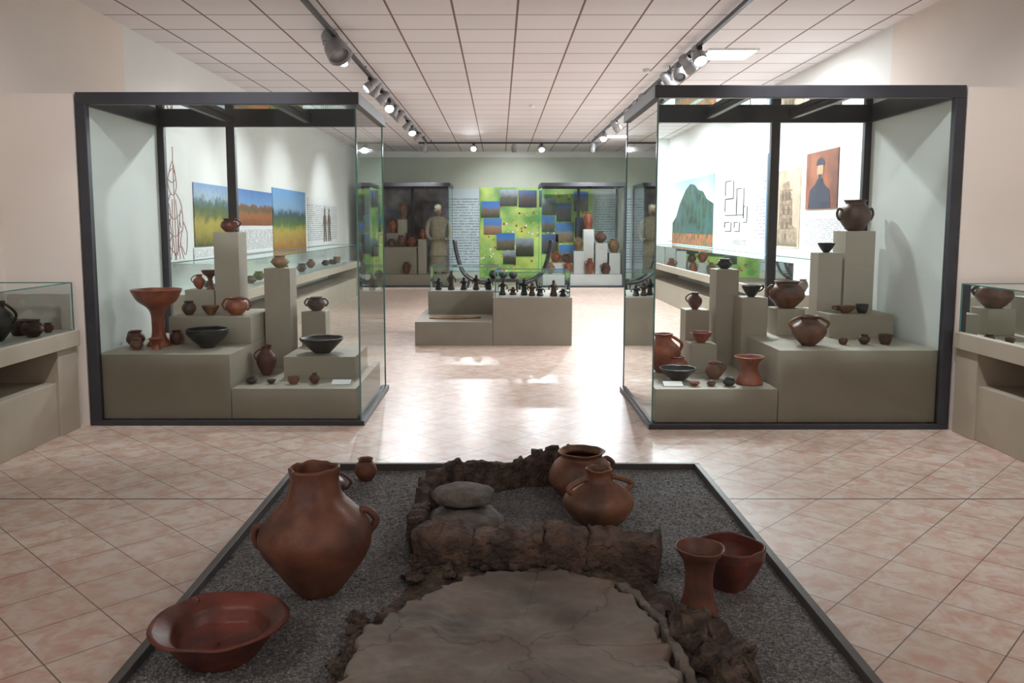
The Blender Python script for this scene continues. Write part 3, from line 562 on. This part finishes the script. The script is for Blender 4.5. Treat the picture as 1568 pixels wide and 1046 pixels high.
# ---------------------------------------------------------------- gravel tray
X0,X1,Y0,Y1=-1.12,1.10,1.15,4.48
E0=empty('gravel_display_tray',(0,2.8,0)); inv=Matrix.Translation(-E0.location)
tr=boxes('tray_frame',[(X0,X1,Y1-.03,Y1,0,.25),(X0,X1,Y0,Y0+.03,0,.25),(X0,X0+.03,Y0+.03,Y1-.03,0,.25),(X1-.03,X1,Y0+.03,Y1-.03,0,.25)],WOODF,bevel=.003)
b=MB(); nx,ny=110,165; vs=[];fs=[]
def gz(x,y): return .216+.012*noise.noise(Vector((x*3,y*3,0)))+.003*noise.noise(Vector((x*25,y*25,3)))
for j in range(ny+1):
    for i in range(nx+1):
        x=X0+.03+(X1-X0-.06)*i/nx; y=Y0+.03+(Y1-Y0-.06)*j/ny
        vs.append((x,y,gz(x,y)))
for j in range(ny):
    for i in range(nx): a=j*(nx+1)+i; fs.append((a,a+1,a+nx+2,a+nx+1))
b.add(vs,fs); gb=b.build('gravel_bed',[GRAV])
ico=[];t=(1+5**.5)/2
for v in [(-1,t,0),(1,t,0),(-1,-t,0),(1,-t,0),(0,-1,t),(0,1,t),(0,-1,-t),(0,1,-t),(t,0,-1),(t,0,1),(-t,0,-1),(-t,0,1)]: ico.append(Vector(v).normalized())
icf=[(0,11,5),(0,5,1),(0,1,7),(0,7,10),(0,10,11),(1,5,9),(5,11,4),(11,10,2),(10,7,6),(7,1,8),(3,9,4),(3,4,2),(3,2,6),(3,6,8),(3,8,9),(4,9,5),(2,4,11),(6,2,10),(8,6,7),(9,8,1)]
b=MB()
for k in range(16000):
    x=random.uniform(X0+.04,X1-.04); y=random.uniform(1.9,Y1-.04); r=random.choice((.0025,.0032,.004,.0055))*random.uniform(.7,1.2)
    z=gz(x,y)+.001; sx,sy,sz=r*random.uniform(.8,1.5),r*random.uniform(.8,1.4),r*random.uniform(.5,.9)
    a=random.uniform(0,6.28);ca,sa=math.cos(a),math.sin(a)
    b.add([(x+ca*v.x*sx-sa*v.y*sy,y+sa*v.x*sx+ca*v.y*sy,z+v.z*sz) for v in ico],icf,0,False)
pb=b.build('gravel_pebbles',[PEB])
for o in(tr,gb,pb): o.parent=E0; o.matrix_parent_inverse=inv
GZ=.216
# ---------------------------------------------------------------- hearth structure
H0=empty('clay_hearth_reconstruction',(.05,3,GZ)); hinv=Matrix.Translation(-H0.location)
def hp(o): o.parent=H0; o.matrix_parent_inverse=hinv
def ridge(name,path,w,h,m,amp=.014,seed=0,z0=GZ-.015,sqr=.42,crest=.0,cracks=()):
    L=sum(math.dist(path[i][:2],path[i+1][:2]) for i in range(len(path)-1))
    P_=cr(path,max(3,int(L/.006/max(1,len(path)-1)))); N=len(P_); K_=48; vs=[];fs=[]
    for i,p in enumerate(P_):
        a=P_[min(i+1,N-1)];c=P_[max(i-1,0)]; d=Vector((a[0]-c[0],a[1]-c[1],0)).normalized(); nn=Vector((-d.y,d.x,0))
        endk=1 if 0<i<N-1 else .86
        cut=0
        for cf in cracks: cut=max(cut,math.exp(-((i/(N-1)-cf)*L/.005)**2))
        ch=1+crest*noise.noise(Vector((p[0]*9,p[1]*9,seed+2)))+crest*.7*(1 if noise.noise(Vector((p[0]*17,p[1]*17,seed+8)))>.08 else -.4)
        for k in range(K_):
            t=2*math.pi*k/K_; ca,sa=math.cos(t),math.sin(t); e=sqr
            u=math.copysign(abs(ca)**e,ca)*w*.5*p[2]*endk*(1-.12*cut); v=math.copysign(abs(sa)**e,sa)
            v=(v*.5+.5)*h*p[3]*ch*(endk if endk==1 else .92)*(1-.16*cut)
            side=1-.10*(v/h)
            q=Vector((p[0],p[1],z0))+nn*u*side+Vector((0,0,v))
            s=q*9+Vector((seed,seed,0)); dv=Vector((0,0,0))
            for fr,am in((1,1),(2.6,.6),(6,.4)):
                s2=s*fr; dv+=Vector((noise.noise(s2),noise.noise(s2+Vector((9,0,0))),noise.noise(s2+Vector((0,9,0)))))*amp*am
            if v<.02: dv.z=0
            vs.append(q+dv)
    for i in range(N-1):
        for k in range(K_): fs.append((i*K_+k,(i+1)*K_+k,(i+1)*K_+(k+1)%K_,i*K_+(k+1)%K_))
    fs.append(tuple(range(K_))); fs.append(tuple(reversed(range((N-1)*K_,N*K_))))
    b=MB(); b.add(vs,fs); o=b.build(name,[m]); hp(o); return o
ridge('front_wall',[(-.32,3.20,1,1.06),(-.2,3.17,1.05,1.0),(-.08,3.16,1,.93),(.05,3.16,.92,.86),(.2,3.16,.97,.92),(.32,3.15,1.03,.99),(.45,3.13,.97,.93),(.615,3.09,1.02,.97)],.195,.168,ADOBE,.018,seed=1,sqr=.24,crest=.08,cracks=(.26,.55,.755))
ridge('left_wall',[(-.335,3.28,1,.92),(-.35,3.5,1,.85),(-.345,3.75,1,.95),(-.30,3.97,1.1,1.0),(-.2,4.06,1,1)],.075,.16,ADOBE2,.018,seed=14,sqr=.3,crest=.12)
ridge('back_wall',[(-.22,4.07,1,.98),(-.05,4.10,1,1.0),(.06,4.13,1,.9),(.14,4.17,1,1.05),(.25,4.19,1,1.15),(.41,4.21,1,1.2)],.075,.17,ADOBE2,.018,seed=17,sqr=.28,crest=.13,cracks=(.4,))
def slab(name,outline,z0,h,m,jit=.012,topn=.006,rings=40,dish=0,seed=0,freq=14):
    pts=cr(outline+[outline[0]],22)[:-1]; N=len(pts); cx=sum(p[0] for p in pts)/N; cy=sum(p[1] for p in pts)/N; vs=[];fs=[]
    def jj(p,o): 
        return noise.noise(Vector((p[0]*freq,p[1]*freq,seed+o)))*2+noise.noise(Vector((p[0]*freq*2.7,p[1]*freq*2.7,seed+o)))*1.0
    pts=[(p[0]+jit*jj(p,0),p[1]+jit*jj(p,5)) for p in pts]
    ks=[1.012,1.006]+[1-(i/rings)**1.25*.985 for i in range(0,rings+1)]
    for j,k in enumerate(ks):
        for p in pts:
            x=cx+(p[0]-cx)*k; y=cy+(p[1]-cy)*k
            z=z0 if j==0 else (z0+h*.6 if j==1 else z0+h+topn*noise.noise(Vector((x*7,y*7,seed)))*2+topn*.6*noise.noise(Vector((x*30,y*30,seed)))-dish*(1-k)*1.2)
            if j==2: z-=.006
            vs.append((x,y,z))
    M_=len(ks)
    for j in range(M_-1):
        for i in range(N): fs.append((j*N+i,j*N+(i+1)%N,(j+1)*N+(i+1)%N,(j+1)*N+i))
    fs.append(tuple(range((M_-1)*N,M_*N)))
    b=MB(); b.add(vs,fs); o=b.build(name,[m]); hp(o); return o
slab('burnt_soil_bed',[(-.36,3.06),(-.34,2.92),(-.40,2.7),(-.48,2.45),(-.45,1.9),(-.3,1.5),(.3,1.5),(.55,1.9),(.60,2.3),(.62,2.6),(.56,2.95),(.45,3.05),(.0,3.07)],GZ-.02,.048,ADOBE2,.016,.018,seed=3)
slab('hearth_floor',[(-.435,2.2),(-.445,2.48),(-.375,2.59),(-.285,2.73),(-.185,2.86),(0,2.95),(.19,2.975),(.34,2.93),(.44,2.79),(.49,2.58),(.50,2.36),(.50,2.1),(.38,1.75),(.05,1.6),(-.3,1.75)],GZ,.064,HEARTH,.016,.008,dish=.012,seed=8)
ridge('hearth_rim',[(.26,3.0,.7,.6),(.36,2.95,1,.8),(.455,2.84,1,.9),(.515,2.68,1,.95),(.535,2.5,1,.95),(.54,2.3,1,.9),(.53,2.05,1,.9)],.04,.074,HRIM,.012,seed=20,crest=.12,sqr=.5)
ridge('rubble_lump',[(.60,2.66,.8,.8),(.62,2.56,1,1.1),(.655,2.44,1.1,1.15),(.67,2.3,1.1,1.2),(.66,2.12,1,1)],.12,.10,ADOBE2,.035,seed=23,crest=.35,sqr=.4)
b=MB(); rk=random.Random(11)
for k in range(90):
    if k<30: x=-.43+rk.uniform(-.05,.05);y=rk.uniform(2.2,2.66);r=rk.uniform(.01,.035)
    elif k<66: x=rk.uniform(-.34,.4);y=rk.uniform(2.93,3.07);r=rk.uniform(.008,.028)
    else: x=rk.uniform(.56,.73);y=rk.uniform(2.1,2.7);r=rk.uniform(.01,.032)
    b.blob((x,y,GZ+.02+r*.3+(.015 if 30<=k<66 else 0)),(r,r*.9,r*.6),amp=.8,freq=2.2,nu=16,nv=10)
hp(b.build('loose_rubble',[ADOBE2]))
b=MB(); b.blob((-.15,3.50,GZ+.045),(.165,.15,.055),amp=.16,freq=1.6,flat=.45,nu=56,nv=28); b.build('stone_slab',[STONE])
b=MB(); b.blob((-.16,3.59,GZ+.143),(.135,.11,.045),amp=.10,freq=1.4,flat=.7,nu=56,nv=28); b.build('grinding_stone',[STONE])
# ---------------------------------------------------------------- foreground vessels
AMP=[(.30,0),(.36,.02),(.62,.16),(.92,.34),(1,.47),(.93,.57),(.72,.68),(.53,.77),(.46,.85),(.43,.92),(.45,1)]
pot('large_storage_amphora',AMP,.20,.465,(-.66,2.92,GZ),TERRA,[(PI+.15,.56,.42,.024,.014),(.25,.62,.48,.024,.014)],seg=96,rot=(0,math.radians(-1.5),0),wob=.016)
pot('wide_clay_bowl',[(.50,0),(.54,.06),(.62,.28),(.74,.6),(.80,.78),(.92,.93),(1,1)],.208,.115,(-.87,2.47,GZ),REDD,[(2.3,.9,.6,.02,.016)],seg=96,th=.02,inz=.2,wob=.014)
pot('necked_clay_jar',[(.30,0),(.42,.04),(.80,.22),(1,.42),(.93,.58),(.62,.72),(.40,.80),(.34,.88),(.34,.93),(.40,1)],.155,.27,(.44,3.57,GZ),TERRB,[(.15,.84,.64,.025,.013),(PI+.4,.84,.64,.025,.013)],seg=80,wob=.012)
pot('round_clay_jar',G,.16,.24,(.40,3.96,GZ),TERRB,[(.3,.8,.6,.02,.012)],seg=72)
pot('flared_clay_beaker',[(.72,0),(.74,.05),(.60,.3),(.56,.55),(.66,.78),(.9,.93),(1,1)],.086,.235,(.69,2.76,GZ),TERRA,seg=72)
pot('square_mouthed_bowl',[(.5,0),(.55,.05),(.8,.4),(.97,.72),(1,.86),(1.02,1)],.118,.165,(.85,2.96,GZ),REDD,seg=80,sq=.05,wob=.01)
pot('small_clay_cup',G,.058,.12,(-.70,4.25,GZ),TERRA,seg=40)
pot('small_clay_jug',J,.085,.16,(-.83,3.92,GZ),REDD,[(0,.85,.45,.03)],seg=40)
pot('small_clay_bowl',B,.07,.07,(-.92,4.2,GZ),BROWN,seg=40)
# ---------------------------------------------------------------- ambient + camera
w=bpy.data.worlds.new('world'); S.world=w; w.use_nodes=True
w.node_tree.nodes['Background'].inputs[0].default_value=(1,.91,.86,1); w.node_tree.nodes['Background'].inputs[1].default_value=.5
for x,y,e_ in((-2.6,.6,26),(2.6,.6,32)):  # out-of-view area lamps added near the camera as fill, no fixture modelled
    l=bpy.data.lights.new('unseen_fill_lamp','AREA'); l.size=.6; l.energy=e_; l.color=(1,.92,.86)
    lo=bpy.data.objects.new('unseen_fill_lamp',l); COL.objects.link(lo); lo.location=(x,y,ZC-.02)
cd=bpy.data.cameras.new('camera'); cam=bpy.data.objects.new('camera',cd); COL.objects.link(cam)
cam.location=(0,0,1.55); cam.rotation_euler=(math.radians(84),0,0); cd.sensor_width=36; cd.lens=29.25; cd.shift_x=.0125; cd.shift_y=-.028; cd.clip_end=100; cd.clip_start=.05
S.camera=cam
